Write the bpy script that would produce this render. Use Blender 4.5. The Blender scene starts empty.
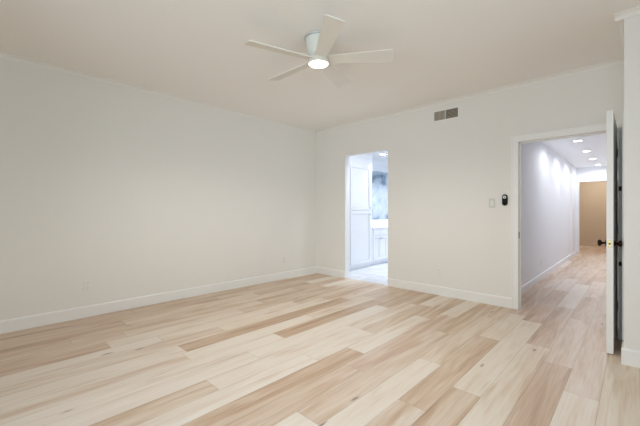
import bpy, bmesh, math, random
from mathutils import Vector, Matrix

SC = bpy.context.scene
COL = SC.collection

# ------------------------------------------------------------------ camera
cam_d = bpy.data.cameras.new('camera')
cam = bpy.data.objects.new('camera', cam_d)
COL.objects.link(cam)
cam.location = (0, 0, 1.2)
cam.rotation_euler = (math.radians(90), 0, math.radians(43.8))
cam_d.sensor_width = 36
cam_d.lens = 36 * 330 / 640
cam_d.shift_y = -2.0 / 640
cam_d.clip_start = 0.02
SC.camera = cam

# ------------------------------------------------------------------ exposure / world
SC.view_settings.view_transform = 'Standard'
SC.view_settings.look = 'None'
SC.view_settings.gamma = 1
SC.view_settings.use_curve_mapping = False
SC.view_settings.exposure = 0.07
SC.cycles.use_denoising = True
SC.cycles.max_bounces = 14
SC.cycles.diffuse_bounces = 8
SC.cycles.transparent_max_bounces = 12
SC.cycles.caustics_reflective = False
SC.cycles.caustics_refractive = False
SC.cycles.sample_clamp_indirect = 6

world = bpy.data.worlds.new('daylight')
SC.world = world
world.use_nodes = True
world.node_tree.nodes['Background'].inputs[0].default_value = (0.80, 0.90, 1.0, 1)
world.node_tree.nodes['Background'].inputs[1].default_value = 1.0

def area_light(name, loc, rot, sx, sy, power, color):
    d = bpy.data.lights.new(name, 'AREA')
    d.shape = 'RECTANGLE'
    d.size, d.size_y = sx, sy
    d.energy = power
    d.color = color
    o = bpy.data.objects.new(name, d)
    o.location = loc
    o.rotation_euler = rot
    COL.objects.link(o)
    return o

DAY = (0.765, 0.885, 1.0)
W_REAR, W_RIGHT = 79, 36
# daylight added outside two assumed, unseen windows to light the bedroom
area_light('added_rear_daylight', (-0.7, -1.99, 1.45), (math.radians(90), 0, 0), 3.5, 1.7, W_REAR, DAY)
area_light('added_right_daylight', (1.79, 0.9, 1.45), (math.radians(90), 0, math.radians(90)), 3.0, 1.7, W_RIGHT, (0.64, 0.87, 1.0))

# ------------------------------------------------------------------ materials
def lin(c):
    c = c / 255
    return c / 12.92 if c <= 0.04045 else ((c + 0.055) / 1.055) ** 2.4
def rgb(r, g, b):
    return (lin(r), lin(g), lin(b), 1)

def newmat(name):
    m = bpy.data.materials.new(name)
    m.use_nodes = True
    nt = m.node_tree
    return m, nt, nt.nodes['Principled BSDF']

def plain(name, col, rough=0.5, metal=0.0, bump=0.0, bscale=200, var=0.0, spec=0.5):
    m, nt, b = newmat(name)
    b.inputs['Base Color'].default_value = col
    b.inputs['Roughness'].default_value = rough
    b.inputs['Metallic'].default_value = metal
    b.inputs['Specular IOR Level'].default_value = spec
    tc = nt.nodes.new('ShaderNodeTexCoord')
    nz = nt.nodes.new('ShaderNodeTexNoise')
    nz.inputs['Scale'].default_value = bscale
    nz.inputs['Detail'].default_value = 3
    nt.links.new(tc.outputs['Object'], nz.inputs['Vector'])
    if bump:
        bp = nt.nodes.new('ShaderNodeBump')
        bp.inputs['Strength'].default_value = bump
        bp.inputs['Distance'].default_value = 0.002
        nt.links.new(nz.outputs['Fac'], bp.inputs['Height'])
        nt.links.new(bp.outputs['Normal'], b.inputs['Normal'])
    if var:
        mx = nt.nodes.new('ShaderNodeMixRGB')
        mx.inputs[1].default_value = tuple(c * (1 - var) for c in col[:3]) + (1,)
        mx.inputs[2].default_value = tuple(min(1, c * (1 + var)) for c in col[:3]) + (1,)
        nt.links.new(nz.outputs['Fac'], mx.inputs[0])
        nt.links.new(mx.outputs[0], b.inputs['Base Color'])
    return m

def emit(name, col, strength):
    m, nt, b = newmat(name)
    b.inputs['Base Color'].default_value = (0.9, 0.9, 0.9, 1)
    b.inputs['Emission Color'].default_value = col
    b.inputs['Emission Strength'].default_value = strength
    return m

M = {}
M['wall'] = plain('wall_paint', rgb(236, 234, 229), 0.75, bump=0.15, bscale=120, spec=0.25)
M['ceil'] = plain('ceiling_paint', rgb(244, 241, 236), 0.85, bump=0.15, bscale=90, spec=0.2)
M['trim'] = plain('trim_paint', rgb(241, 241, 238), 0.4, bump=0.05, bscale=60)
M['crown'] = plain('crown_paint', rgb(239, 237, 232), 0.5, bump=0.05, bscale=60)
M['white'] = plain('cool_white_paint', rgb(240, 242, 245), 0.5, bump=0.1, bscale=90)
M['hallwall'] = plain('hall_wall_paint', rgb(236, 237, 240), 0.7, bump=0.5, bscale=60)
M['cabinet'] = plain('cabinet_lacquer', rgb(232, 234, 238), 0.35, bump=0.03, bscale=60)
M['tan'] = plain('tan_wall_paint', rgb(206, 192, 173), 0.8, bump=0.1, bscale=90)
M['plastic'] = plain('white_plastic', rgb(235, 234, 229), 0.35, bump=0.02, bscale=50)
M['plate'] = plain('grey_white_plastic', rgb(214, 213, 208), 0.4, bump=0.02, bscale=50)
M['slot'] = plain('dark_slot', rgb(60, 56, 52), 0.7, bump=0.02)
M['fan'] = plain('fan_white', rgb(226, 221, 210), 0.45, bump=0.04, bscale=80)
M['fanbody'] = plain('fan_body_white', rgb(222, 226, 218), 0.3, bump=0.02, bscale=80)
M['bronze'] = plain('oil_rubbed_bronze', rgb(52, 34, 24), 0.28, metal=0.85, bump=0.05, bscale=90, var=0.3)
M['brass'] = plain('latch_brass', rgb(205, 190, 140), 0.35, metal=0.8, bump=0.05, bscale=90)
M['black'] = plain('black_plastic', rgb(20, 17, 15), 0.5, bump=0.03, bscale=80, spec=0.15)
M['crease_shade'] = plain('panel_crease_shade', rgb(176, 178, 184), 0.6, bump=0.02)  # darker grey painted in for the shade along the panel edges
M['nickel'] = plain('brushed_nickel', rgb(190, 192, 196), 0.3, metal=0.9, bump=0.05, bscale=90)
M['quartz'] = plain('white_quartz', rgb(238, 240, 244), 0.2, var=0.03, bscale=8)
M['duct'] = plain('duct_grey', rgb(104, 95, 84), 0.8, bump=0.05)
M['louvre'] = plain('louvre_grey', rgb(205, 196, 182), 0.5, bump=0.03)
M['ground'] = plain('ground', rgb(120, 118, 100), 0.9, bump=0.3, var=0.2, bscale=3)
M['fanlamp'] = emit('fan_lamp_lens', (1.0, 0.90, 0.72, 1), 6)
M['halllamp'] = emit('hall_lamp_lens', (0.95, 0.97, 1.0, 1), 14)
M['bathlamp'] = emit('bath_lamp_lens', (0.95, 0.97, 1.0, 1), 12)
M['warmlamp'] = emit('warm_lamp_lens', (1.0, 0.85, 0.65, 1), 8)

def mirror_mat():
    m, nt, b = newmat('mirror_glass')
    b.inputs['Base Color'].default_value = (0.88, 0.90, 0.92, 1)
    b.inputs['Metallic'].default_value = 1
    b.inputs['Roughness'].default_value = 0.01
    return m
M['mirror'] = mirror_mat()

def pane_mat():
    m, nt, b = newmat('window_pane')
    out = nt.nodes['Material Output']
    nt.nodes.remove(b)
    tr = nt.nodes.new('ShaderNodeBsdfTransparent')
    gl = nt.nodes.new('ShaderNodeBsdfGlossy')
    gl.inputs['Roughness'].default_value = 0.02
    fr = nt.nodes.new('ShaderNodeFresnel')
    fr.inputs['IOR'].default_value = 1.45
    mx = nt.nodes.new('ShaderNodeMixShader')
    nt.links.new(fr.outputs[0], mx.inputs[0])
    nt.links.new(tr.outputs[0], mx.inputs[1])
    nt.links.new(gl.outputs[0], mx.inputs[2])
    nt.links.new(mx.outputs[0], out.inputs['Surface'])
    return m
M['pane'] = pane_mat()

def marble_mat():
    m, nt, b = newmat('grey_marble_tile')
    tc = nt.nodes.new('ShaderNodeTexCoord')
    n1 = nt.nodes.new('ShaderNodeTexNoise')
    n1.inputs['Scale'].default_value = 1.6
    n1.inputs['Detail'].default_value = 8
    n1.inputs['Distortion'].default_value = 1.8
    rp = nt.nodes.new('ShaderNodeValToRGB')
    e = rp.color_ramp.elements
    e[0].position, e[0].color = 0.34, rgb(112, 132, 150)
    e[1].position, e[1].color = 0.62, rgb(214, 222, 230)
    x = e.new(0.47); x.color = rgb(190, 202, 214)
    nt.links.new(tc.outputs['Object'], n1.inputs['Vector'])
    nt.links.new(n1.outputs['Fac'], rp.inputs[0])
    nt.links.new(rp.outputs[0], b.inputs['Base Color'])
    b.inputs['Roughness'].default_value = 0.2
    return m
M['marble'] = marble_mat()

def tilefloor_mat():
    m, nt, b = newmat('white_marble_floor_tile')
    tc = nt.nodes.new('ShaderNodeTexCoord')
    br = nt.nodes.new('ShaderNodeTexBrick')
    br.inputs['Scale'].default_value = 1.0
    br.inputs['Brick Width'].default_value = 0.6
    br.inputs['Row Height'].default_value = 0.3
    br.inputs['Mortar Size'].default_value = 0.004
    br.inputs['Color1'].default_value = rgb(232, 234, 238)
    br.inputs['Color2'].default_value = rgb(222, 225, 230)
    br.inputs['Mortar'].default_value = rgb(170, 172, 176)
    n1 = nt.nodes.new('ShaderNodeTexNoise')
    n1.inputs['Scale'].default_value = 2.5
    n1.inputs['Detail'].default_value = 7
    n1.inputs['Distortion'].default_value = 1.5
    rp = nt.nodes.new('ShaderNodeValToRGB')
    rp.color_ramp.elements[0].position = 0.35
    rp.color_ramp.elements[0].color = (0.72, 0.74, 0.78, 1)
    rp.color_ramp.elements[1].position = 0.5
    rp.color_ramp.elements[1].color = (1, 1, 1, 1)
    mx = nt.nodes.new('ShaderNodeMixRGB')
    mx.blend_type = 'MULTIPLY'
    mx.inputs[0].default_value = 0.6
    nt.links.new(tc.outputs['Object'], br.inputs['Vector'])
    nt.links.new(tc.outputs['Object'], n1.inputs['Vector'])
    nt.links.new(n1.outputs['Fac'], rp.inputs[0])
    nt.links.new(br.outputs['Color'], mx.inputs[1])
    nt.links.new(rp.outputs[0], mx.inputs[2])
    nt.links.new(mx.outputs[0], b.inputs['Base Color'])
    b.inputs['Roughness'].default_value = 0.25
    return m
M['tilefloor'] = tilefloor_mat()

def plank_mat():
    """pale hickory boards; the face attribute 'plank' carries (tone, seed, hue) of each board"""
    m, nt, b = newmat('hickory_planks')
    N, L = nt.nodes.new, nt.links.new
    at = N('ShaderNodeAttribute'); at.attribute_name = 'plank'
    sep = N('ShaderNodeSeparateColor'); L(at.outputs['Color'], sep.inputs[0])
    tc = N('ShaderNodeTexCoord')
    # offset each board's grain by its seed
    off = N('ShaderNodeCombineXYZ')
    mul = N('ShaderNodeMath'); mul.operation = 'MULTIPLY'; mul.inputs[1].default_value = 37.0
    L(sep.outputs[1], mul.inputs[0]); L(mul.outputs[0], off.inputs[2]); L(mul.outputs[0], off.inputs[0]); L(mul.outputs[0], off.inputs[1])
    add = N('ShaderNodeVectorMath'); add.operation = 'ADD'
    L(tc.outputs['Object'], add.inputs[0]); L(off.outputs[0], add.inputs[1])
    def mapped(sx, sy):
        mp = N('ShaderNodeMapping'); mp.inputs['Scale'].default_value = (sx, sy, 1)
        L(add.outputs[0], mp.inputs['Vector']); return mp
    # broad cathedral figure
    n1 = N('ShaderNodeTexNoise'); n1.inputs['Scale'].default_value = 1.0
    n1.inputs['Detail'].default_value = 2; n1.inputs['Distortion'].default_value = 0.6
    L(mapped(7.0, 0.9).outputs[0], n1.inputs['Vector'])
    wv = N('ShaderNodeMath'); wv.operation = 'MULTIPLY'; wv.inputs[1].default_value = 22.0
    L(n1.outputs['Fac'], wv.inputs[0])
    sn = N('ShaderNodeMath'); sn.operation = 'SINE'; L(wv.outputs[0], sn.inputs[0])
    # fine fibres
    n2 = N('ShaderNodeTexNoise'); n2.inputs['Scale'].default_value = 1.0; n2.inputs['Detail'].default_value = 5
    L(mapped(90, 3.0).outputs[0], n2.inputs['Vector'])
    # heart/sap streaks
    n3 = N('ShaderNodeTexNoise'); n3.inputs['Scale'].default_value = 1.0; n3.inputs['Detail'].default_value = 3
    n3.inputs['Distortion'].default_value = 0.8
    L(mapped(9.0, 0.7).outputs[0], n3.inputs['Vector'])
    st = N('ShaderNodeMapRange'); st.inputs['From Min'].default_value = 0.50; st.inputs['From Max'].default_value = 0.68
    L(n3.outputs['Fac'], st.inputs['Value'])
    # tone = board + figure + fibres + streak
    def madd(a, k, base):
        q = N('ShaderNodeMath'); q.operation = 'MULTIPLY_ADD'
        L(a, q.inputs[0]); q.inputs[1].default_value = k
        if isinstance(base, float): q.inputs[2].default_value = base
        else: L(base, q.inputs[2])
        return q.outputs[0]
    t = madd(sn.outputs[0], 0.055, sep.outputs[0])
    f2 = N('ShaderNodeMath'); f2.operation = 'SUBTRACT'; f2.inputs[1].default_value = 0.5
    L(n2.outputs['Fac'], f2.inputs[0])
    t = madd(f2.outputs[0], 0.42, t)
    t = madd(st.outputs[0], 0.26, t)
    rp = N('ShaderNodeValToRGB')
    e = rp.color_ramp.elements
    e[0].position, e[0].color = 0.0, rgb(236, 230, 221)
    e[1].position, e[1].color = 1.0, rgb(172, 140, 112)
    x = e.new(0.30); x.color = rgb(227, 215, 201)
    x = e.new(0.60); x.color = rgb(207, 183, 160)
    L(t, rp.inputs[0])
    # rosy or greyish boards
    hue = N('ShaderNodeMixRGB'); hue.blend_type = 'MULTIPLY'; hue.inputs[0].default_value = 1.0
    hr = N('ShaderNodeValToRGB')
    hr.color_ramp.elements[0].color = (1.0, 0.985, 0.93, 1)
    hr.color_ramp.elements[1].color = (0.985, 0.95, 0.96, 1)
    L(sep.outputs[2], hr.inputs[0])
    L(rp.outputs[0], hue.inputs[1]); L(hr.outputs[0], hue.inputs[2])
    # knots and mineral marks
    vo = N('ShaderNodeTexVoronoi'); vo.voronoi_dimensions = '2D'; vo.inputs['Scale'].default_value = 1.0
    vo.inputs['Randomness'].default_value = 1.0
    L(mapped(5.0, 1.5).outputs[0], vo.inputs['Vector'])
    wob = N('ShaderNodeMath'); wob.operation = 'MULTIPLY_ADD'; wob.inputs[1].default_value = 0.22
    L(f2.outputs[0], wob.inputs[0]); L(vo.outputs['Distance'], wob.inputs[2])
    kn = N('ShaderNodeMapRange'); kn.inputs['From Min'].default_value = 0.01; kn.inputs['From Max'].default_value = 0.075
    kn.inputs['To Min'].default_value = 0.75; kn.inputs['To Max'].default_value = 0.0
    L(wob.outputs[0], kn.inputs['Value'])
    sepc = N('ShaderNodeSeparateColor'); L(vo.outputs['Color'], sepc.inputs[0])
    gt = N('ShaderNodeMath'); gt.operation = 'GREATER_THAN'; gt.inputs[1].default_value = 0.90
    L(sepc.outputs[0], gt.inputs[0])
    km = N('ShaderNodeMath'); km.operation = 'MULTIPLY'; L(kn.outputs[0], km.inputs[0]); L(gt.outputs[0], km.inputs[1])
    kc = N('ShaderNodeMixRGB'); kc.inputs[2].default_value = rgb(112, 80, 58)
    L(km.outputs[0], kc.inputs[0]); L(hue.outputs[0], kc.inputs[1])
    L(kc.outputs[0], b.inputs['Base Color'])
    b.inputs['Roughness'].default_value = 0.42
    b.inputs['Specular IOR Level'].default_value = 0.4
    bp = N('ShaderNodeBump'); bp.inputs['Strength'].default_value = 0.08; bp.inputs['Distance'].default_value = 0.001
    L(n2.outputs['Fac'], bp.inputs['Height']); L(bp.outputs['Normal'], b.inputs['Normal'])
    return m
M['plank'] = plank_mat()
M['gap'] = plain('plank_gap', rgb(150, 126, 104), 0.8, bump=0.02)

# ------------------------------------------------------------------ mesh helpers
def add_box(bm, x0, x1, y0, y1, z0, z1, mi=0, bev=0.0):
    vs = [bm.verts.new((x, y, z)) for x in (x0, x1) for y in (y0, y1) for z in (z0, z1)]
    fs = [(0, 1, 3, 2), (4, 6, 7, 5), (0, 4, 5, 1), (2, 3, 7, 6), (0, 2, 6, 4), (1, 5, 7, 3)]
    faces = [bm.faces.new([vs[i] for i in f]) for f in fs]
    for f in faces: f.material_index = mi
    if bev:
        es = list({e for f in faces for e in f.edges})
        bmesh.ops.bevel(bm, geom=es, offset=bev, segments=2, affect='EDGES', profile=0.5)

def add_lathe(bm, prof, origin=(0, 0, 0), axis='z', seg=32, mi=0):
    """revolve (radius, height) pairs; caps at zero radius close themselves"""
    rings = []
    for r, h in prof:
        ring = []
        n = 1 if r < 1e-6 else seg
        for i in range(n):
            a = 2 * math.pi * i / seg
            p = (r * math.cos(a), r * math.sin(a), h)
            if axis == 'x': p = (p[2], p[0], p[1])
            if axis == 'y': p = (p[0], p[2], p[1])
            ring.append(bm.verts.new((p[0] + origin[0], p[1] + origin[1], p[2] + origin[2])))
        rings.append(ring)
    for A, B in zip(rings, rings[1:]):
        for i in range(seg):
            j = (i + 1) % seg
            if len(A) == 1 and len(B) == 1: continue
            if len(A) == 1: f = bm.faces.new((A[0], B[i], B[j]))
            elif len(B) == 1: f = bm.faces.new((A[i], A[j], B[0]))
            else: f = bm.faces.new((A[i], A[j], B[j], B[i]))
            f.smooth = True
            f.material_index = mi

def add_prism(bm, pts, axis, a, b, mi=0):
    """extrude a 2-D outline between a and b along axis; pts are the two other coordinates in order"""
    def mk(p, t):
        return {'x': (t, p[0], p[1]), 'y': (p[0], t, p[1]), 'z': (p[0], p[1], t)}[axis]
    A = [bm.verts.new(mk(p, a)) for p in pts]
    B = [bm.verts.new(mk(p, b)) for p in pts]
    fs = [bm.faces.new(A), bm.faces.new(B[::-1])]
    n = len(pts)
    for i in range(n):
        fs.append(bm.faces.new((A[i], B[i], B[(i + 1) % n], A[(i + 1) % n])))
    for f in fs: f.material_index = mi

def obj(name, bm, mats, parent=None, loc=None, rot=None):
    bmesh.ops.recalc_face_normals(bm, faces=bm.faces)
    me = bpy.data.meshes.new(name)
    bm.to_mesh(me); bm.free()
    for m in (mats if isinstance(mats, (list, tuple)) else [mats]):
        me.materials.append(M[m])
    o = bpy.data.objects.new(name, me)
    COL.objects.link(o)
    if parent is not None: o.parent = parent
    if loc is not None: o.location = loc
    if rot is not None: o.rotation_euler = rot
    return o

def tag(o, label, cat, group=None, kind=None):
    o['label'] = label
    o['category'] = cat
    if group: o['group'] = group
    if kind: o['kind'] = kind
    return o

def thing(name, label, cat, loc=(0, 0, 0), rot=(0, 0, 0), group=None, kind=None):
    o = bpy.data.objects.new(name, None)
    o.empty_display_size = 0.1
    o.location = loc
    o.rotation_euler = rot
    COL.objects.link(o)
    return tag(o, label, cat, group, kind)

def struct(name, label, cat, bm, mats):
    return tag(obj(name, bm, mats), label, cat, kind='structure')

def boxes(*bs, bev=0.0):
    bm = bmesh.new()
    for b in bs: add_box(bm, *b, bev=bev)
    return bm

def copy_tree(o, parent=None):
    c = o.copy(); COL.objects.link(c)
    if parent is not None: c.parent = parent
    for ch in list(o.children): copy_tree(ch, c)
    return c

# ------------------------------------------------------------------ dimensions
H = 2.745                       # bedroom ceiling
XL, XR = -4.50, 1.50            # left and right bedroom walls
YB, YR = 4.58, -1.70            # back and rear bedroom walls
YH = 4.70                       # far side of the back wall
CX, CY = -0.07, 3.52            # corner of the closet block
EX0, EX1, EZ = -1.037, -0.135, 2.042     # entry doorway
BX0, BX1, BZ = -3.77, -2.88, 2.19       # bathroom opening
HX0, HX1, HZ = -1.215, -0.10, 2.41      # hall
HYE = 11.72                     # end of the hall
YF = 14.6                       # back of the far room

# ------------------------------------------------------------------ floor: one mesh of boards
W0, WP = 0.018, 0.1855
# row -> list of (start Y, tone, hue); the last board runs on, further boards are random
ROWS = {
    0:  [(-0.3, .30, .1), (2.2, .36, .1), (4.1, .40, .5)],
    1:  [(1.2, .20, .5), (2.72, .42, .9), (3.70, .46, .9), (5.1, .5, 1), (6.6, .36, 1), (8.2, .5, 1)],
    2:  [(1.5, .62, .8), (3.14, .44, 1.), (4.6, .50, 1), (5.9, .40, 1), (7.3, .55, 1), (9, .4, 1)],
    3:  [(1.3, .26, .2), (3.46, .48, .9), (5.07, .22, .7), (6.85, .5, 1), (8.1, .45, 1), (9.8, .5, 1)],
    4:  [(0.9, .50, .4), (2.25, .27, .3), (4.17, .55, .9), (6.1, .32, 1), (7.3, .42, 1), (9.1, .5, 1)],
    5:  [(0.6, .40, .5), (1.865, .55, .4), (3.35, .32, .2), (4.35, .52, .9), (6.15, .40, 1), (7.2, .5, 1)],
    6:  [(0.7, .24, .4), (2.51, .40, .2), (4.0, .46, .2)],
    7:  [(0.2, .14, .4), (1.33, .46, .6), (3.2, .52, .1)],
    8:  [(0.3, .50, .6), (2.0, .46, .7), (3.73, .30, .3)],
    9:  [(0.7, .56, .4), (2.26, .16, .4), (3.5, .48, .2)],
    10: [(0.2, .12, .5), (1.9, .16, .5), (2.70, .46, .2)],
    11: [(0.1, .46, .3), (1.13, .20, .5), (2.7, .22, .2), (3.9, .5, .2)],
    12: [(-.3, .18, .6), (1.6, .17, .5), (3.54, .58, .3)],
    13: [(0.0, .18, .6), (2.02, .66, .3), (3.7, .5, .2)],
    14: [(-.2, .22, .6), (1.2, .22, .4), (2.64, .34, .2), (3.8, .52, .3)],
    15: [(-.3, .24, .6), (1.246, .68, .3), (3.5, .44, .3)],
    16: [(-.3, .30, .6), (1.73, .30, .2), (3.3, .50, .2)],
    17: [(-.3, .26, .7), (1.2, .30, .4), (2.9, .46, .2)],
    18: [(-.4, .56, .7), (0.82, .34, .4), (2.2, .52, .2)],
    19: [(-.4, .48, .7), (1.0, .42, .4), (2.6, .50, .2)],
    20: [(-.4, .52, .8), (0.6, .46, .4), (2.1, .42, .2), (3.4, .54, .2)],
    21: [(-.4, .56, .8), (1.1, .44, .3), (2.8, .56, .2)],
    22: [(-.4, .50, .8), (0.9, .56, .4), (2.3, .46, .2)],
    23: [(-.4, .54, .8), (1.3, .50, .3), (2.9, .54, .2)],
    24: [(-.4, .50, .8), (1.0, .54, .3), (2.5, .52, .2)],
}
def build_floor():
    rnd = random.Random(11)
    bm = bmesh.new()
    lay = bm.loops.layers.float_color.new('plank')
    k0 = math.floor((W0 - XR) / WP) - 1
    k1 = math.ceil((W0 - (XL - 0.02)) / WP)
    g = 0.0007
    # dark bed under the boards
    for (x0, x1, y0, y1) in ((XL - .05, XR + .05, YR - .05, YB + .02), (HX0 - 1.2, HX1 + 1.0, YB + .02, YF + .05)):
        f = bm.faces.new([bm.verts.new(p) for p in ((x0, y0, -.0025), (x1, y0, -.0025), (x1, y1, -.0025), (x0, y1, -.0025))])
        f.material_index = 1
    def board(xa, xb, ya, yb, tone, hue):
        seed = rnd.random()
        vs = [bm.verts.new(p) for p in ((xa + g, ya + g, 0), (xb - g, ya + g, 0), (xb - g, yb - g, 0), (xa + g, yb - g, 0))]
        f = bm.faces.new(vs)
        for l in f.loops: l[lay] = (tone, seed, hue, 1)
    for k in range(k0, k1 + 1):
        xb, xa = W0 - k * WP, W0 - (k + 1) * WP
        segs = list(ROWS.get(k, []))
        first = segs[0][0] if segs else YR + rnd.uniform(0.2, 1.2)
        y = first
        while y > YR - 0.05:
            y -= rnd.uniform(0.8, 1.8)
            segs.insert(0, (y, rnd.uniform(.15, .55), rnd.random() * .6))
        y = segs[-1][0] + rnd.uniform(1.0, 1.8)
        while y < YF + .05:
            segs.append((y, rnd.choice((.2, .32, .42, .5, .55)), rnd.uniform(.6, 1) if y > YB else .25))
            y += rnd.uniform(0.9, 1.9)
        for i, (ya, tone, hue) in enumerate(segs):
            yb = segs[i + 1][0] if i + 1 < len(segs) else YF + .05
            in_hall = xa > HX0 - 1.2 and xb < HX1 + 1.0
            lim = YF + .05 if in_hall else YB + .02
            ya_, yb_ = max(ya, YR - .05), min(yb, lim)
            xa_, xb_ = max(xa, XL - .02), min(xb, XR + .02)
            if yb_ - ya_ > .01 and xb_ - xa_ > .005:
                board(xa_, xb_, ya_, yb_, tone, hue)
    return bm
struct('floor', 'pale hickory plank floor running from the bedroom into the hall', 'floor', build_floor(), ['plank', 'gap'])

# ------------------------------------------------------------------ bedroom shell
T = 0.12
struct('wall_left', 'long blank off-white bedroom wall on the left', 'wall',
       boxes((XL - T, XL, YR - T, YB, 0, H)), 'wall')
struct('wall_back', 'off-white bedroom wall with the bathroom opening and the entry doorway', 'wall',
       boxes((XL - T, BX0, YB, YH, 0, H), (BX0, BX1, YB, YH, BZ, H), (BX1, EX0 - .02, YB, YH, 0, H),
             (EX0 - .02, EX1 + .02, YB, YH, EZ + .02, H), (EX1 + .02, XR + T, YB, YH, 0, H)), 'wall')
WZ0, WZ1 = 0.55, 2.35
RX0, RX1 = -2.50, 1.10          # assumed rear window, unseen, placed for its light
QY0, QY1 = -0.65, 2.45           # assumed right window, unseen, placed for its light
struct('wall_rear', 'off-white bedroom wall with an assumed, unseen wide window opposite the doorway', 'wall',
       boxes((XL - T, RX0, YR - T, YR, 0, H), (RX0, RX1, YR - T, YR, 0, WZ0), (RX0, RX1, YR - T, YR, WZ1, H),
             (RX1, XR + T, YR - T, YR, 0, H)), 'wall')
struct('wall_right', 'off-white bedroom wall with an assumed, unseen wide window opposite the blank wall', 'wall',
       boxes((XR, XR + T, YR, QY0, 0, H), (XR, XR + T, QY0, QY1, 0, WZ0), (XR, XR + T, QY0, QY1, WZ1, H),
             (XR, XR + T, QY1, YB, 0, H)), 'wall')
struct('ceiling', 'plain off-white bedroom ceiling', 'ceiling',
       boxes((XL - T, XR + T, YR - T, YB, H, H + .1)), 'ceil')
# closet block at the right, its side pierced by the closet doorway
KY0, KY1, KZ = 3.80, 4.50, 1.985
struct('wall_closet', 'projecting off-white closet block at the right edge', 'wall',
       boxes((CX, XR, CY, CY + .10, 0, H), (CX, CX + .10, CY + .10, KY0, 0, H), (CX, CX + .10, KY0, KY1, KZ, H),
             (CX, CX + .10, KY1, YB, 0, H)), 'wall')

def window(name, label, along, a0, a1, plane, wall0, wall1):
    """two-light window set in an opening; along = 'x' or 'y'"""
    t = thing(name, label, 'window', (0, 0, 0), kind='structure')
    def B(bm, a, b, z0, z1, d0, d1):
        if along == 'x': add_box(bm, a, b, d0, d1, z0, z1, bev=.004)
        else: add_box(bm, d0, d1, a, b, z0, z1, bev=.004)
    c = plane
    bm = bmesh.new()
    B(bm, a0, a1, WZ0, WZ0 + .06, c - .03, c + .03); B(bm, a0, a1, WZ1 - .06, WZ1, c - .03, c + .03)
    B(bm, a0, a0 + .06, WZ0 + .06, WZ1 - .06, c - .03, c + .03); B(bm, a1 - .06, a1, WZ0 + .06, WZ1 - .06, c - .03, c + .03)
    mid = (a0 + a1) / 2
    B(bm, mid - .03, mid + .03, WZ0 + .06, WZ1 - .06, c - .03, c + .03)
    obj('window_frame', bm, 'trim', t)
    for s, e in ((a0 + .06, mid - .03), (mid + .03, a1 - .06)):
        bm = bmesh.new()
        if along == 'x': add_box(bm, s, e, c - .003, c + .003, WZ0 + .06, WZ1 - .06)
        else: add_box(bm, c - .003, c + .003, s, e, WZ0 + .06, WZ1 - .06)
        obj('pane', bm, 'pane', t)
    return t
window('window_1', 'assumed wide two-light window in the rear wall, unseen, added for its light', 'x', RX0, RX1, YR - .06, YR - T, YR)
window('window_2', 'assumed wide two-light window in the right wall, unseen, added for its light', 'y', QY0, QY1, XR + .06, XR, XR + T)

# ------------------------------------------------------------------ baseboards, crown, casings
def base_prof(d, h):        # (out from wall, up)
    return [(0, 0), (d, 0), (d, h - .012), (d - .004, h - .004), (d - .009, h), (0, h)]
BD, BH = 0.016, 0.125
def baseboard(name, label, runs, mat='trim', h=BH):
    """runs: (axis, wall coordinate, outward sign, start, end)"""
    bm = bmesh.new()
    for axis, w, s, a, b in runs:
        add_prism(bm, [(w + s * p, q) for p, q in base_prof(BD, h)], axis, a, b)
    return struct(name, label, 'baseboard', bm, mat)
baseboard('baseboard_left', 'white baseboard along the blank left wall', [('y', XL, 1, YR, YB)])
baseboard('baseboard_back', 'white baseboard along the back wall between and beside the doorways',
          [('x', YB, -1, XL + BD, BX0), ('x', YB, -1, BX1, EX0 - .07), ('x', YB, -1, EX1 + .075, CX)])
baseboard('baseboard_closet', 'white baseboard around the closet block corner',
          [('x', CY, -1, CX - BD, XR), ('y', CX, -1, CY, KY0 - .075)])
baseboard('baseboard_rear', 'white baseboard along the rear wall', [('x', YR, 1, XL + BD, XR)])
baseboard('baseboard_right', 'white baseboard along the right wall', [('y', XR, -1, YR + BD, CY - BD)])

def crown_prof():           # (out, down from ceiling)
    p = [(0, 0), (.056, 0), (.056, .006)]
    for i in range(1, 6):
        a = math.pi / 2 * i / 6
        p.append((.056 - .046 * math.sin(a),   .006 + .026 * (1 - math.cos(a))))
    p += [(.010, .034), (.010, .040), (0, .040)]
    return p
def crown(name, label, runs):
    bm = bmesh.new()
    for axis, w, s, a, b in runs:
        add_prism(bm, [(w + s * p, H - q) for p, q in crown_prof()], axis, a, b)
    return struct(name, label, 'crown moulding', bm, 'crown')
crown('trim_1', 'slim crown moulding along the top of the left wall', [('y', XL, 1, YR, YB)])
crown('trim_2', 'slim crown moulding along the top of the back wall', [('x', YB, -1, XL + .036, CX)])
crown('trim_3', 'slim crown moulding wrapping the top of the closet block', [('x', CY, -1, CX - .056, XR), ('y', CX, -1, CY, YB - .05)])
crown('trim_4', 'slim crown moulding along the rear and right walls', [('x', YR, 1, XL + .05, XR), ('y', XR, -1, YR + .05, CY - .05)])

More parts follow.
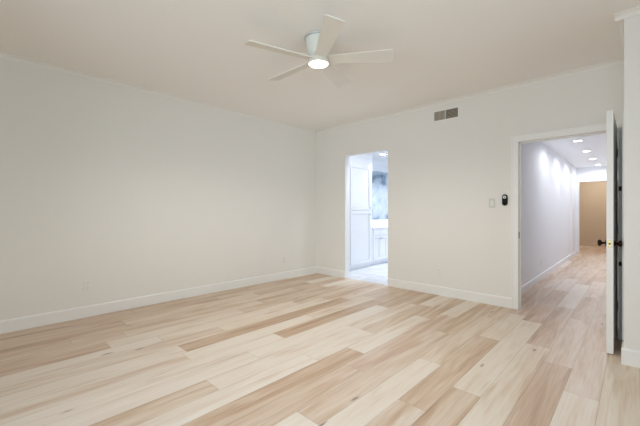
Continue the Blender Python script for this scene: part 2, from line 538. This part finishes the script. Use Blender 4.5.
# entry doorway casing and jamb lining
CW = .068
bm = bmesh.new()
for (a, b) in ((EX0 - CW, EX0), (EX1, EX1 + .06)):
    add_box(bm, a, b, YB - .018, YB, 0, EZ + .0, bev=.004)
add_box(bm, EX0 - CW, EX1 + .06, YB - .018, YB, EZ, EZ + .072, bev=.004)
add_box(bm, EX0 - CW - .006, EX0 - CW + .012, YB - .024, YB, 0, EZ + .072, bev=.003)
add_box(bm, EX0 - CW - .006, EX1 + .06, YB - .024, YB, EZ + .066, EZ + .08, bev=.003)
for (a, b) in ((EX0 - CW, EX0), (EX1, EX1 + .035)):
    add_box(bm, a, b, YH, YH + .016, 0, EZ, bev=.004)
add_box(bm, EX0 - CW, EX1 + .035, YH, YH + .016, EZ, EZ + .07, bev=.004)
struct('trim_5', 'white casing around the entry doorway', 'door casing', bm, 'trim')
trim6 = struct('trim_6', 'white jamb lining inside the entry doorway', 'door jamb',
       boxes((EX0 - .02, EX0, YB, YH, 0, EZ), (EX1, EX1 + .02, YB, YH, 0, EZ), (EX0 - .02, EX1 + .02, YB, YH, EZ, EZ + .02),
             (EX0, EX0 + .012, YB + .05, YB + .085, 0, EZ), (EX0, EX1, YB + .05, YB + .085, EZ - .012, EZ)), 'trim')
bm = bmesh.new()
add_box(bm, EX0, EX0 + .002, YB + .006, YB + .036, .865, .945, bev=.0008)
add_box(bm, EX0 + .002, EX0 + .0028, YB + .013, YB + .027, .89, .92)
obj('strike_plate', bm, 'bronze', trim6)['label'] = 'dark bronze strike plate'
# closet doorway casing
struct('trim_7', 'white casing of the closet doorway behind the open door', 'door casing',
       boxes((CX - .016, CX, KY0 - .065, KY0, 0, KZ + .05), (CX - .016, CX, KY1, KY1 + .04, 0, KZ + .05),
             (CX - .016, CX, KY0, KY1, KZ, KZ + .05), bev=.003), 'trim')

# ------------------------------------------------------------------ entry door, swung open into the room
def door_leaf_bm(w, h, t):
    return boxes((0, w, 0, t, 0, h), bev=.002)
DX0, DX1 = -.182, -.138          # leaf faces
DY0, DY1 = 3.655, 4.555
door = thing('door_1', 'white entry door swung open edge-on at the right', 'door', (DX0, DY0, .012), kind='structure')
LT = DX1 - DX0
obj('door_leaf', boxes((0, LT, 0, DY1 - DY0, 0, 2.026), bev=.0015), 'trim', door)
bm = bmesh.new()
add_box(bm, .009, .034, -.0012, .002, .885, .945, bev=.0006)
obj('latch_plate', bm, 'brass', door)['label'] = 'brass latch plate on the free edge'
bm = bmesh.new()
add_lathe(bm, [(0, -.010), (.005, -.010), (.007, -.004), (.007, 0)], (.0215, 0, .915), 'y', 16)
obj('latch_bolt', bm, 'bronze', door)
ROSE = [(0, 0), (.030, 0), (.031, .004), (.027, .009), (.014, .011), (.0105, .014), (.0095, .026), (.013, .031),
        (.022, .036), (.0275, .043), (.0285, .050), (.025, .057), (.015, .061), (0, .062)]
SHORT = [(r, h * .86) for r, h in ROSE]
for s, x, p in ((-1, 0, ROSE), (1, LT, SHORT)):
    bm = bmesh.new()
    add_lathe(bm, [(r, s * h) for r, h in p], (x, .062, .915), 'x', 28)
    obj('door_knob', bm, 'bronze', door)['label'] = 'round dark bronze door knob'
for z in (.22, 1.0, 1.78):
    bm = bmesh.new()
    add_lathe(bm, [(0, -.045), (.006, -.045), (.006, .045), (0, .045)], (LT + .004, DY1 - DY0 + .004, z), 'z', 12)
    add_box(bm, LT, LT + .0015, DY1 - DY0 - .03, DY1 - DY0, z - .045, z + .045)
    obj('hinge', bm, 'bronze', door)

# ------------------------------------------------------------------ paired closet doors behind it
LZ = 1.96
bif = thing('door_2', 'white paired closet doors behind the open entry door, the far leaf ajar', 'closet door', (CX, 4.13, .012), kind='structure')
obj('door_leaf', boxes((.012, .044, KY0 + .005 - 4.13, -.006, 0, LZ), bev=.0015), 'trim', bif)
# ajar leaf: free edge faces the room, hinged on the far jamb
ha, hb = Vector((CX - .026, 4.115)), Vector((CX + .008, KY1 - .012))
dv = (hb - ha).normalized(); nv = Vector((-dv.y, dv.x))
q = [ha, hb, hb + nv * .027, ha + nv * .027]
bm = bmesh.new(); add_prism(bm, [(p.x - CX, p.y - 4.13) for p in q], 'z', 0, LZ)
leaf = obj('door_leaf', bm, 'trim', bif)
ex, ey = ha.x - CX - .0135, ha.y - 4.13
for z in (.70, 1.395):
    bm = bmesh.new(); add_box(bm, ex - .009, ex + .011, ey - .003, ey + .001, z - .02, z + .02, bev=.001)
    obj('latch', bm, 'black', leaf)['label'] = 'small black catch on the door edge'

# ------------------------------------------------------------------ hall
struct('wall_hall_left', 'bright white hall wall seen through the entry doorway', 'wall',
       boxes((HX0 - T, HX0, YH, HYE + T, 0, HZ)), 'hallwall')
struct('wall_hall_right', 'white hall wall hidden behind the open door', 'wall',
       boxes((HX1, HX1 + T, YH, HYE + T, 0, HZ)), 'hallwall')
GX0, GX1, GZ = -1.165, -.25, 2.01      # opening at the end of the hall
struct('wall_hall_end', 'white wall at the end of the hall around the far opening', 'wall',
       boxes((HX0, GX0, HYE, HYE + T, 0, HZ), (GX0, GX1, HYE, HYE + T, GZ, HZ), (GX1, HX1, HYE, HYE + T, 0, HZ)), 'white')
struct('ceiling_hall', 'white hall ceiling with recessed lights', 'ceiling',
       boxes((HX0 - T, HX1 + T, YH, HYE + T, HZ, HZ + .1)), 'white')
baseboard('baseboard_hall', 'white baseboard along the hall wall',
          [('y', HX0, 1, YH + .016, HYE), ('y', HX1, -1, YH + .016, HYE)], 'white', .10)
struct('trim_8', 'white casing around the opening at the end of the hall', 'door casing',
       boxes((HX0, GX0, HYE - .018, HYE, 0, GZ + .05), (GX0, GX1 + .05, HYE - .018, HYE, GZ, GZ + .05), (GX1, GX1 + .05, HYE - .018, HYE, 0, GZ), bev=.003), 'white')
struct('trim_9', 'white side door casing on the hall wall near its far end', 'door casing',
       boxes((HX0, HX0 + .018, 10.55, 10.63, 0, 2.06), (HX0, HX0 + .018, 11.45, 11.53, 0, 2.06), (HX0, HX0 + .018, 10.63, 11.45, 1.99, 2.06), bev=.003), 'white')
# far tan room
FX0, FX1 = HX0 - 1.1, HX1 + .9
struct('wall_far', 'tan wall of the room beyond the hall', 'wall',
       boxes((FX0 - T, FX1 + T, YF, YF + T, 0, HZ), (FX0 - T, FX0, HYE + T, YF, 0, HZ), (FX1, FX1 + T, HYE + T, YF, 0, HZ),
             (FX0 - T, HX0 - T, HYE, HYE + T, 0, HZ), (HX1 + T, FX1 + T, HYE, HYE + T, 0, HZ)), 'tan')
struct('ceiling_far', 'ceiling of the room beyond the hall', 'ceiling',
       boxes((FX0 - T, FX1 + T, HYE + T, YF + T, HZ, HZ + .1)), 'ceil')
baseboard('baseboard_far', 'baseboard along the tan far wall', [('x', YF, -1, FX0, FX1)], 'tan', .10)

# ------------------------------------------------------------------ recessed lights
def recessed(label, group, loc, lens_mat, r=.075):
    t = thing('recessed_light', label, 'ceiling light', loc, group=group)
    bm = bmesh.new()
    add_lathe(bm, [(r * .78, 0), (r, -.001), (r + .004, -.004), (r, -.007), (r * .84, -.008), (r * .78, -.003), (r * .78, 0)], seg=32)
    obj('trim_ring', bm, 'plastic', t)
    bm = bmesh.new()
    add_lathe(bm, [(0, -.004), (r * .5, -.0042), (r * .78, -.003)], seg=32)
    obj('lens', bm, lens_mat, t)
    return t
def spot(loc, power, color, deg, blend=.6, r=.05):
    d = bpy.data.lights.new('downlight', 'SPOT')
    d.energy = power; d.color = color; d.spot_size = math.radians(deg); d.spot_blend = blend; d.shadow_soft_size = r
    o = bpy.data.objects.new('downlight', d); o.location = loc; COL.objects.link(o)
    return o
COOL = (0.90, 0.94, 1.0)
BATH = (0.95, 0.97, 1.0)
ords = ['nearest of the row, just inside the doorway', 'second from the doorway', 'third from the doorway', 'farthest, by the end opening']
for i, y in enumerate((7.17, 8.54, 9.90, 11.25)):
    recessed('round recessed ceiling light in the hall, ' + ords[i], 'recessed hall lights', (-.73, y, HZ), 'halllamp')
for y in (7.17, 8.54, 9.90, 11.25):
    spot((-.73, y, HZ - .015), 24, COOL, 174, .5)
fl = thing('ceiling_lamp', 'warm ceiling lamp in the tan far room', 'ceiling light', (-.8, 13.5, HZ))
bm = bmesh.new(); add_lathe(bm, [(0, -.07), (.10, -.062), (.15, -.035), (.16, -.012)], seg=32); obj('lamp_shade', bm, 'warmlamp', fl)
bm = bmesh.new(); add_lathe(bm, [(.16, -.012), (.17, -.012), (.17, 0), (0, 0)], seg=32); obj('base', bm, 'plastic', fl)
d = bpy.data.lights.new('warm_bulb', 'POINT'); d.energy = 22; d.color = (1, .95, .87); d.shadow_soft_size = .1
o = bpy.data.objects.new('warm_bulb', d); o.location = (-.8, 13.5, HZ - .2); COL.objects.link(o)

# ------------------------------------------------------------------ bathroom
QX0, QX1, QYE, QZ = -4.72, -2.45, 8.7, 2.44
bm = bmesh.new(); add_box(bm, QX0, QX1, YB + .02, QYE, -.06, .001)
struct('floor_bathroom', 'white marble tiled bathroom floor', 'floor', bm, 'tilefloor')
struct('wall_bathroom_left', 'white bathroom wall behind the cabinets', 'wall', boxes((QX0 - T, QX0, YH, QYE, 0, QZ)), 'white')
struct('wall_bathroom_right', 'white bathroom wall opposite the cabinets', 'wall', boxes((QX1, QX1 + T, YH, 6.4, 0, QZ)), 'white')
struct('wall_bathroom_shower', 'grey blue marble tiled shower walls', 'wall',
       boxes((QX1, QX1 + T, 6.4, QYE, 0, QZ), (QX0 - T, QX1 + T, QYE, QYE + T, 0, QZ)), 'marble')
struct('ceiling_bathroom', 'white bathroom ceiling', 'ceiling', boxes((QX0 - T, QX1 + T, YH, QYE + T, QZ, QZ + .1)), 'white')
struct('trim_10', 'plain jamb of the bathroom opening, bath light painted in as cool white', 'door jamb',
       boxes((BX0, BX0 + .004, YB + .003, YH, .001, BZ), (BX1 - .004, BX1, YB + .003, YH, .001, BZ), (BX0, BX1, YB + .003, YH, BZ - .004, BZ)), 'white')  # thin cool white skin paints the bath light onto the plain jamb

def shaker(bm, x, y0, y1, z0, z1, fr=.055):
    """shaker door facing +X with its back on plane x"""
    add_box(bm, x, x + .006, y0 + .02, y1 - .02, z0 + .02, z1 - .02)
    s_ = .006                                   # grey strips paint the shade in the crease around the panel
    for a, b, c, d in ((y0 + fr, y0 + fr + s_, z0 + fr, z1 - fr), (y1 - fr - s_, y1 - fr, z0 + fr, z1 - fr),
                       (y0 + fr, y1 - fr, z0 + fr, z0 + fr + s_), (y0 + fr, y1 - fr, z1 - fr - s_, z1 - fr)):
        add_box(bm, x + .006, x + .0062, a, b, c, d, mi=1)
    add_box(bm, x, x + .020, y0, y0 + fr, z0, z1, bev=.002)
    add_box(bm, x, x + .020, y1 - fr, y1, z0, z1, bev=.002)
    add_box(bm, x, x + .020, y0 + fr, y1 - fr, z0, z0 + fr, bev=.002)
    add_box(bm, x, x + .020, y0 + fr, y1 - fr, z1 - fr, z1, bev=.002)
def knob(parent, x, y, z, r=.014):
    bm = bmesh.new()
    add_lathe(bm, [(0, 0), (r * .5, 0), (r * .4, .010), (r * .95, .014), (r, .020), (r * .7, .025), (0, .026)], (x, y, z), 'x', 16)
    return obj('knob', bm, 'nickel', parent)

TX = -4.13
lc = thing('linen_cabinet', 'tall white two-door linen cabinet just inside the bathroom opening', 'cabinet', (TX, 5.10, 0))
def rel(bm_, p): 
    bmesh.ops.translate(bm_, vec=Vector(p) * -1, verts=bm_.verts); return bm_
org = (TX, 5.10, 0)
bm = boxes((QX0 + .003, TX, 5.10, 5.93, .09, 2.30), (QX0 + .003, TX - .05, 5.10, 5.93, .001, .09), bev=.002)
obj('body', rel(bm, org), 'cabinet', lc)
bm = boxes((QX0 + .003, TX + .012, 5.10, 5.93, 2.30, QZ - .004), bev=.002)
add_prism(bm, [(TX + .012, QZ - .004), (TX + .055, QZ - .004), (TX + .05, QZ - .03), (TX + .012, QZ - .07)], 'y', 5.10, 5.93)
obj('cornice', rel(bm, org), 'cabinet', lc)
for z0, z1, kz in ((1.225, 2.13, 1.27), (.115, 1.19, 1.13)):
    bm = bmesh.new(); shaker(bm, TX + .001, 5.17, 5.86, z0, z1, .05)
    dr = obj('door', rel(bm, org), ['cabinet', 'crease_shade'], lc)
    kb = knob(dr, .021, 5.83 - 5.10, kz)

VX, VY0, VY1, VZ = -4.15, 5.96, 7.60, .84
vn = thing('vanity_cabinet', 'white bathroom vanity with shaker doors beside the tall cabinet', 'cabinet', (VX, VY0, 0))
org = (VX, VY0, 0)
bm = boxes((QX0 + .003, VX, VY0, VY1, .10, VZ - .03), (QX0 + .003, VX - .07, VY0, VY1, .001, .10), bev=.002)
obj('body', rel(bm, org), 'cabinet', vn)
edges = [5.99, 6.265, 6.54, 6.815, 7.09, 7.365]
for i in range(5):
    y0, y1 = edges[i] + .004, edges[i + 1] - .004
    bm = bmesh.new(); shaker(bm, VX + .001, y0, y1, .125, .64, .045)
    dr = obj('door', rel(bm, org), ['cabinet', 'crease_shade'], vn)
    knob(dr, .021, (y1 - .03 if i % 2 == 0 else y0 + .03) - VY0, .59)
    bm = boxes((VX + .001, VX + .020, y0, y1, .655, .79), bev=.003)
    obj('drawer_front', rel(bm, org), 'cabinet', vn)
ct = tag(obj('countertop', boxes((QX0 + .003, VX + .03, VY0, VY1, VZ - .028, VZ + .004), (QX0 + .003, QX0 + .023, VY0, VY1, VZ + .004, VZ + .11), bev=.003), 'quartz'),
         'white stone countertop with backsplash on the bathroom vanity', 'countertop')
mr = thing('vanity_mirror', 'frameless wall mirror over the vanity reflecting grey marble', 'mirror', (QX0 + .002, 6.0, 0))
obj('mirror_glass', boxes((0, .006, 0, 1.55, .99, 2.20)), 'mirror', mr)
recessed('round recessed ceiling light in the bathroom', None, (-4.0, 6.15, QZ), 'bathlamp', .085)
for p, w, deg in (((-4.0, 6.15), 62, 120), ((-3.4, 7.4), 145, 165)):  # the second spot is added to brighten the shower end
    spot((p[0], p[1], QZ - .02), w, BATH, deg, .6)
# added unseen spot without a fixture, turned to brighten the cabinets
o = spot((-3.05, 4.95, QZ - .03), 34, BATH, 105, .6)
o.rotation_euler = (Vector((-4.3, 5.75, 0.9)) - Vector(o.location)).to_track_quat('-Z', 'Y').to_euler()
recessed('added round recessed ceiling light, unseen, brightening the shower end of the bathroom', None, (-3.4, 7.4, QZ), 'bathlamp', .085)

# ------------------------------------------------------------------ ceiling fan
ca, sa = math.cos(math.radians(43.8)), math.sin(math.radians(43.8))
FD, FR = 2.95, -.013
fan = thing('ceiling_fan', 'white five-blade ceiling fan with a lit round lamp', 'ceiling fan',
            (-sa * FD + ca * FR, ca * FD + sa * FR, H))
bm = bmesh.new()
add_lathe(bm, [(0, 0), (.122, 0), (.124, -.006), (.120, -.012), (.117, -.03), (.108, -.075), (.096, -.12), (.086, -.155), (.080, -.165), (0, -.165)], seg=48)
obj('housing', bm, 'fanbody', fan)
bm = bmesh.new()
add_lathe(bm, [(.1225, -.010), (.1262, -.012), (.1262, -.016), (.1215, -.018)], seg=48)
obj('trim_ring', bm, 'nickel', fan)['label'] = 'thin dark metal rim at the ceiling'
bm = bmesh.new()
add_lathe(bm, [(0, -.165), (.074, -.165), (.086, -.172), (.092, -.182), (.092, -.208), (.098, -.216), (.101, -.224), (.096, -.234), (.088, -.236), (.088, -.230), (0, -.230)], seg=48)
obj('motor_hub', bm, 'fan', fan)
bm = bmesh.new()
add_lathe(bm, [(.083, -.2335), (.072, -.2395), (.045, -.245), (0, -.247)], seg=48)
obj('lamp_lens', bm, 'fanlamp', fan)['label'] = 'glowing warm white round lens'
def blade_bm():
    """paddle along +x, a flat board with rounded tip corners, pitched about its length"""
    bm = bmesh.new()
    r0, r1 = .085, .655
    w0, w1, t = .050, .076, .0055
    out = []
    n = 6
    out.append((r0, -w0))
    cr = .022
    for i in range(n + 1):
        a = -math.pi / 2 + math.pi / 2 * i / n
        out.append((r1 - cr + cr * math.cos(a), -w1 + cr + cr * math.sin(a)))
    for i in range(n + 1):
        a = math.pi / 2 * i / n
        out.append((r1 - cr + cr * math.cos(a), w1 - cr + cr * math.sin(a)))
    out.append((r0, w0))
    A = [bm.verts.new((x, y, -t)) for x, y in out]
    B = [bm.verts.new((x, y, t)) for x, y in out]
    bm.faces.new(A); bm.faces.new(B[::-1])
    for i in range(len(out)):
        j = (i + 1) % len(out)
        bm.faces.new((A[i], B[i], B[j], A[j]))
    bmesh.ops.rotate(bm, cent=(0, 0, 0), matrix=Matrix.Rotation(math.radians(PITCH), 3, 'X'), verts=bm.verts)
    return bm
PITCH = -14
first = None
for k in range(5):
    th = math.radians(25.5 + 72 * k)           # angle from the viewing axis towards the right
    fx, rx = math.cos(th), math.sin(th)
    wx, wy = -sa * fx + ca * rx, ca * fx + sa * rx
    if first is None: b = first = obj('blade', blade_bm(), 'fan', fan)
    else:
        b = first.copy(); COL.objects.link(b); b.parent = fan
    b.location = (0, 0, -.195)
    b.rotation_euler = (0, 0, math.atan2(wy, wx))
d = bpy.data.lights.new('fan_bulb', 'SPOT'); d.energy = 74; d.color = (1, .94, .88); d.spot_size = math.radians(165); d.spot_blend = .5; d.shadow_soft_size = .08
o = bpy.data.objects.new('fan_bulb', d); o.location = fan.location + Vector((0, 0, -.27)); COL.objects.link(o)

# ------------------------------------------------------------------ air vent
vx0, vx1, vz0, vz1 = -2.107, -1.766, 2.494, 2.622
vent = thing('air_vent', 'white two-section air return grille high on the back wall', 'air vent', ((vx0 + vx1) / 2, YB, vz0))
vo = Vector(((vx0 + vx1) / 2, YB, vz0))
bm = bmesh.new()
fw = .016
add_box(bm, vx0 - fw, vx1 + fw, YB - .010, YB, vz0 - fw, vz0, bev=.002)
add_box(bm, vx0 - fw, vx1 + fw, YB - .010, YB, vz1, vz1 + fw, bev=.002)
add_box(bm, vx0 - fw, vx0, YB - .010, YB, vz0, vz1, bev=.002)
add_box(bm, vx1, vx1 + fw, YB - .010, YB, vz0, vz1, bev=.002)
vm = -1.94
add_box(bm, vm - .004, vm + .004, YB - .010, YB, vz0, vz1, bev=.002)
obj('frame', rel(bm, vo), 'trim', vent)
obj('backing', rel(boxes((vx0, vx1, YB - .0015, YB - .0005, vz0, vz1)), vo), 'duct', vent)
n = 9
bm = bmesh.new()
for i in range(n):
    x = vx0 + (vm - .006 - vx0) * (i + .5) / n
    add_prism(bm, [(x - .007, YB - .002), (x - .006, YB - .0015), (x + .007, YB - .008), (x + .006, YB - .0088)], 'z', vz0, vz1)
obj('louvres', rel(bm, vo), 'louvre', vent)['label'] = 'upright grey louvres'
bm = bmesh.new()
n = 7
for i in range(n):
    z = vz0 + (vz1 - vz0) * (i + .5) / n
    add_prism(bm, [(YB - .002, z + .005), (YB - .0015, z + .004), (YB - .008, z - .003), (YB - .0088, z - .002)], 'x', vm + .006, vx1)
obj('louvres', rel(bm, vo), 'louvre', vent)['label'] = 'level grey louvres'

# ------------------------------------------------------------------ wall plates
def outlet(label, loc, rotz):
    """duplex outlet facing +x before rotation"""
    t = thing('wall_outlet', label, 'outlet', loc, (0, 0, rotz), group='white wall outlets')
    obj('cover_plate', boxes((0, .006, -.036, .036, -.058, .058), bev=.003), 'plastic', t)
    for z in (-.027, .027):
        bm = bmesh.new()
        pts = []
        for i in range(16):
            a = 2 * math.pi * i / 16
            pts.append((max(-.015, min(.015, .018 * math.cos(a))), z + max(-.013, min(.013, .018 * math.sin(a)))))
        add_prism(bm, pts, 'x', .0055, .0078)
        s = obj('socket', bm, 'plastic', t)
        obj('slots', boxes((.0076, .0082, -.0075, -.0055, z - .001, z + .008), (.0076, .0082, .0055, .0075, z - .001, z + .008),
                           (.0076, .0082, -.002, .002, z - .009, z - .005)), 'slot', s)
    return t
outlet('white duplex outlet low on the left wall, nearer the camera', (XL, .875, .356), 0)
outlet('white duplex outlet low on the left wall, near the room corner', (XL, 3.785, .33), 0)
outlet('white duplex outlet low on the back wall right of the bathroom opening', (-2.03, YB, .33), -math.pi / 2)
outlet('white duplex outlet low on the hall wall', (HX0, 6.92, .30), 0)

sw = thing('light_switch', 'white rocker switch plate beside the black wall control', 'light switch', (-1.335, YB, 1.30))
obj('cover_plate', boxes((-.037, .037, -.006, 0, -.058, .058), bev=.003), 'plate', sw)
obj('rocker', boxes((-.017, .017, -.0095, -.0055, -.033, .033), bev=.002), 'plastic', sw)

ctl = thing('wall_control', 'black pill-shaped wall control with a round white button', 'wall control', (-1.186, YB, 1.338))
def stadium(w, h, n=12):
    r = w / 2; p = []
    for i in range(n + 1):
        a = math.pi * i / n; p.append((r * math.cos(a), h / 2 - r + r * math.sin(a)))
    for i in range(n + 1):
        a = math.pi + math.pi * i / n; p.append((r * math.cos(a), -h / 2 + r + r * math.sin(a)))
    return p
def stad_body(w, h, y0, y1, inset):
    bm = bmesh.new()
    lv = [(stadium(w, h), y0), (stadium(w, h), y1 + inset), (stadium(w - 2 * inset, h - 2 * inset), y1)]
    rings = [[bm.verts.new((x, y, z)) for x, z in p] for p, y in lv]
    n = len(rings[0])
    for A, B in zip(rings, rings[1:]):
        for i in range(n): bm.faces.new((A[i], A[(i + 1) % n], B[(i + 1) % n], B[i]))
    bm.faces.new(rings[0]); bm.faces.new(rings[-1])
    return bm
obj('body', stad_body(.060, .140, 0, -.022, .004), 'black', ctl)
bm = bmesh.new()
add_lathe(bm, [(0, -.0262), (.012, -.026), (.0185, -.0248), (.0185, -.0215)], (0, 0, .034), 'y', 28)
btn = obj('button', bm, 'plastic', ctl); btn['label'] = 'round white button'
bm = bmesh.new()
add_lathe(bm, [(0, -.0268), (.006, -.0268), (.006, -.0258)], (0, 0, .034), 'y', 20)
obj('button_mark', bm, 'black', btn)
obj('keypad', stad_body(.042, .058, -.0215, -.0235, .001), 'black', ctl, loc=(0, 0, -.03))
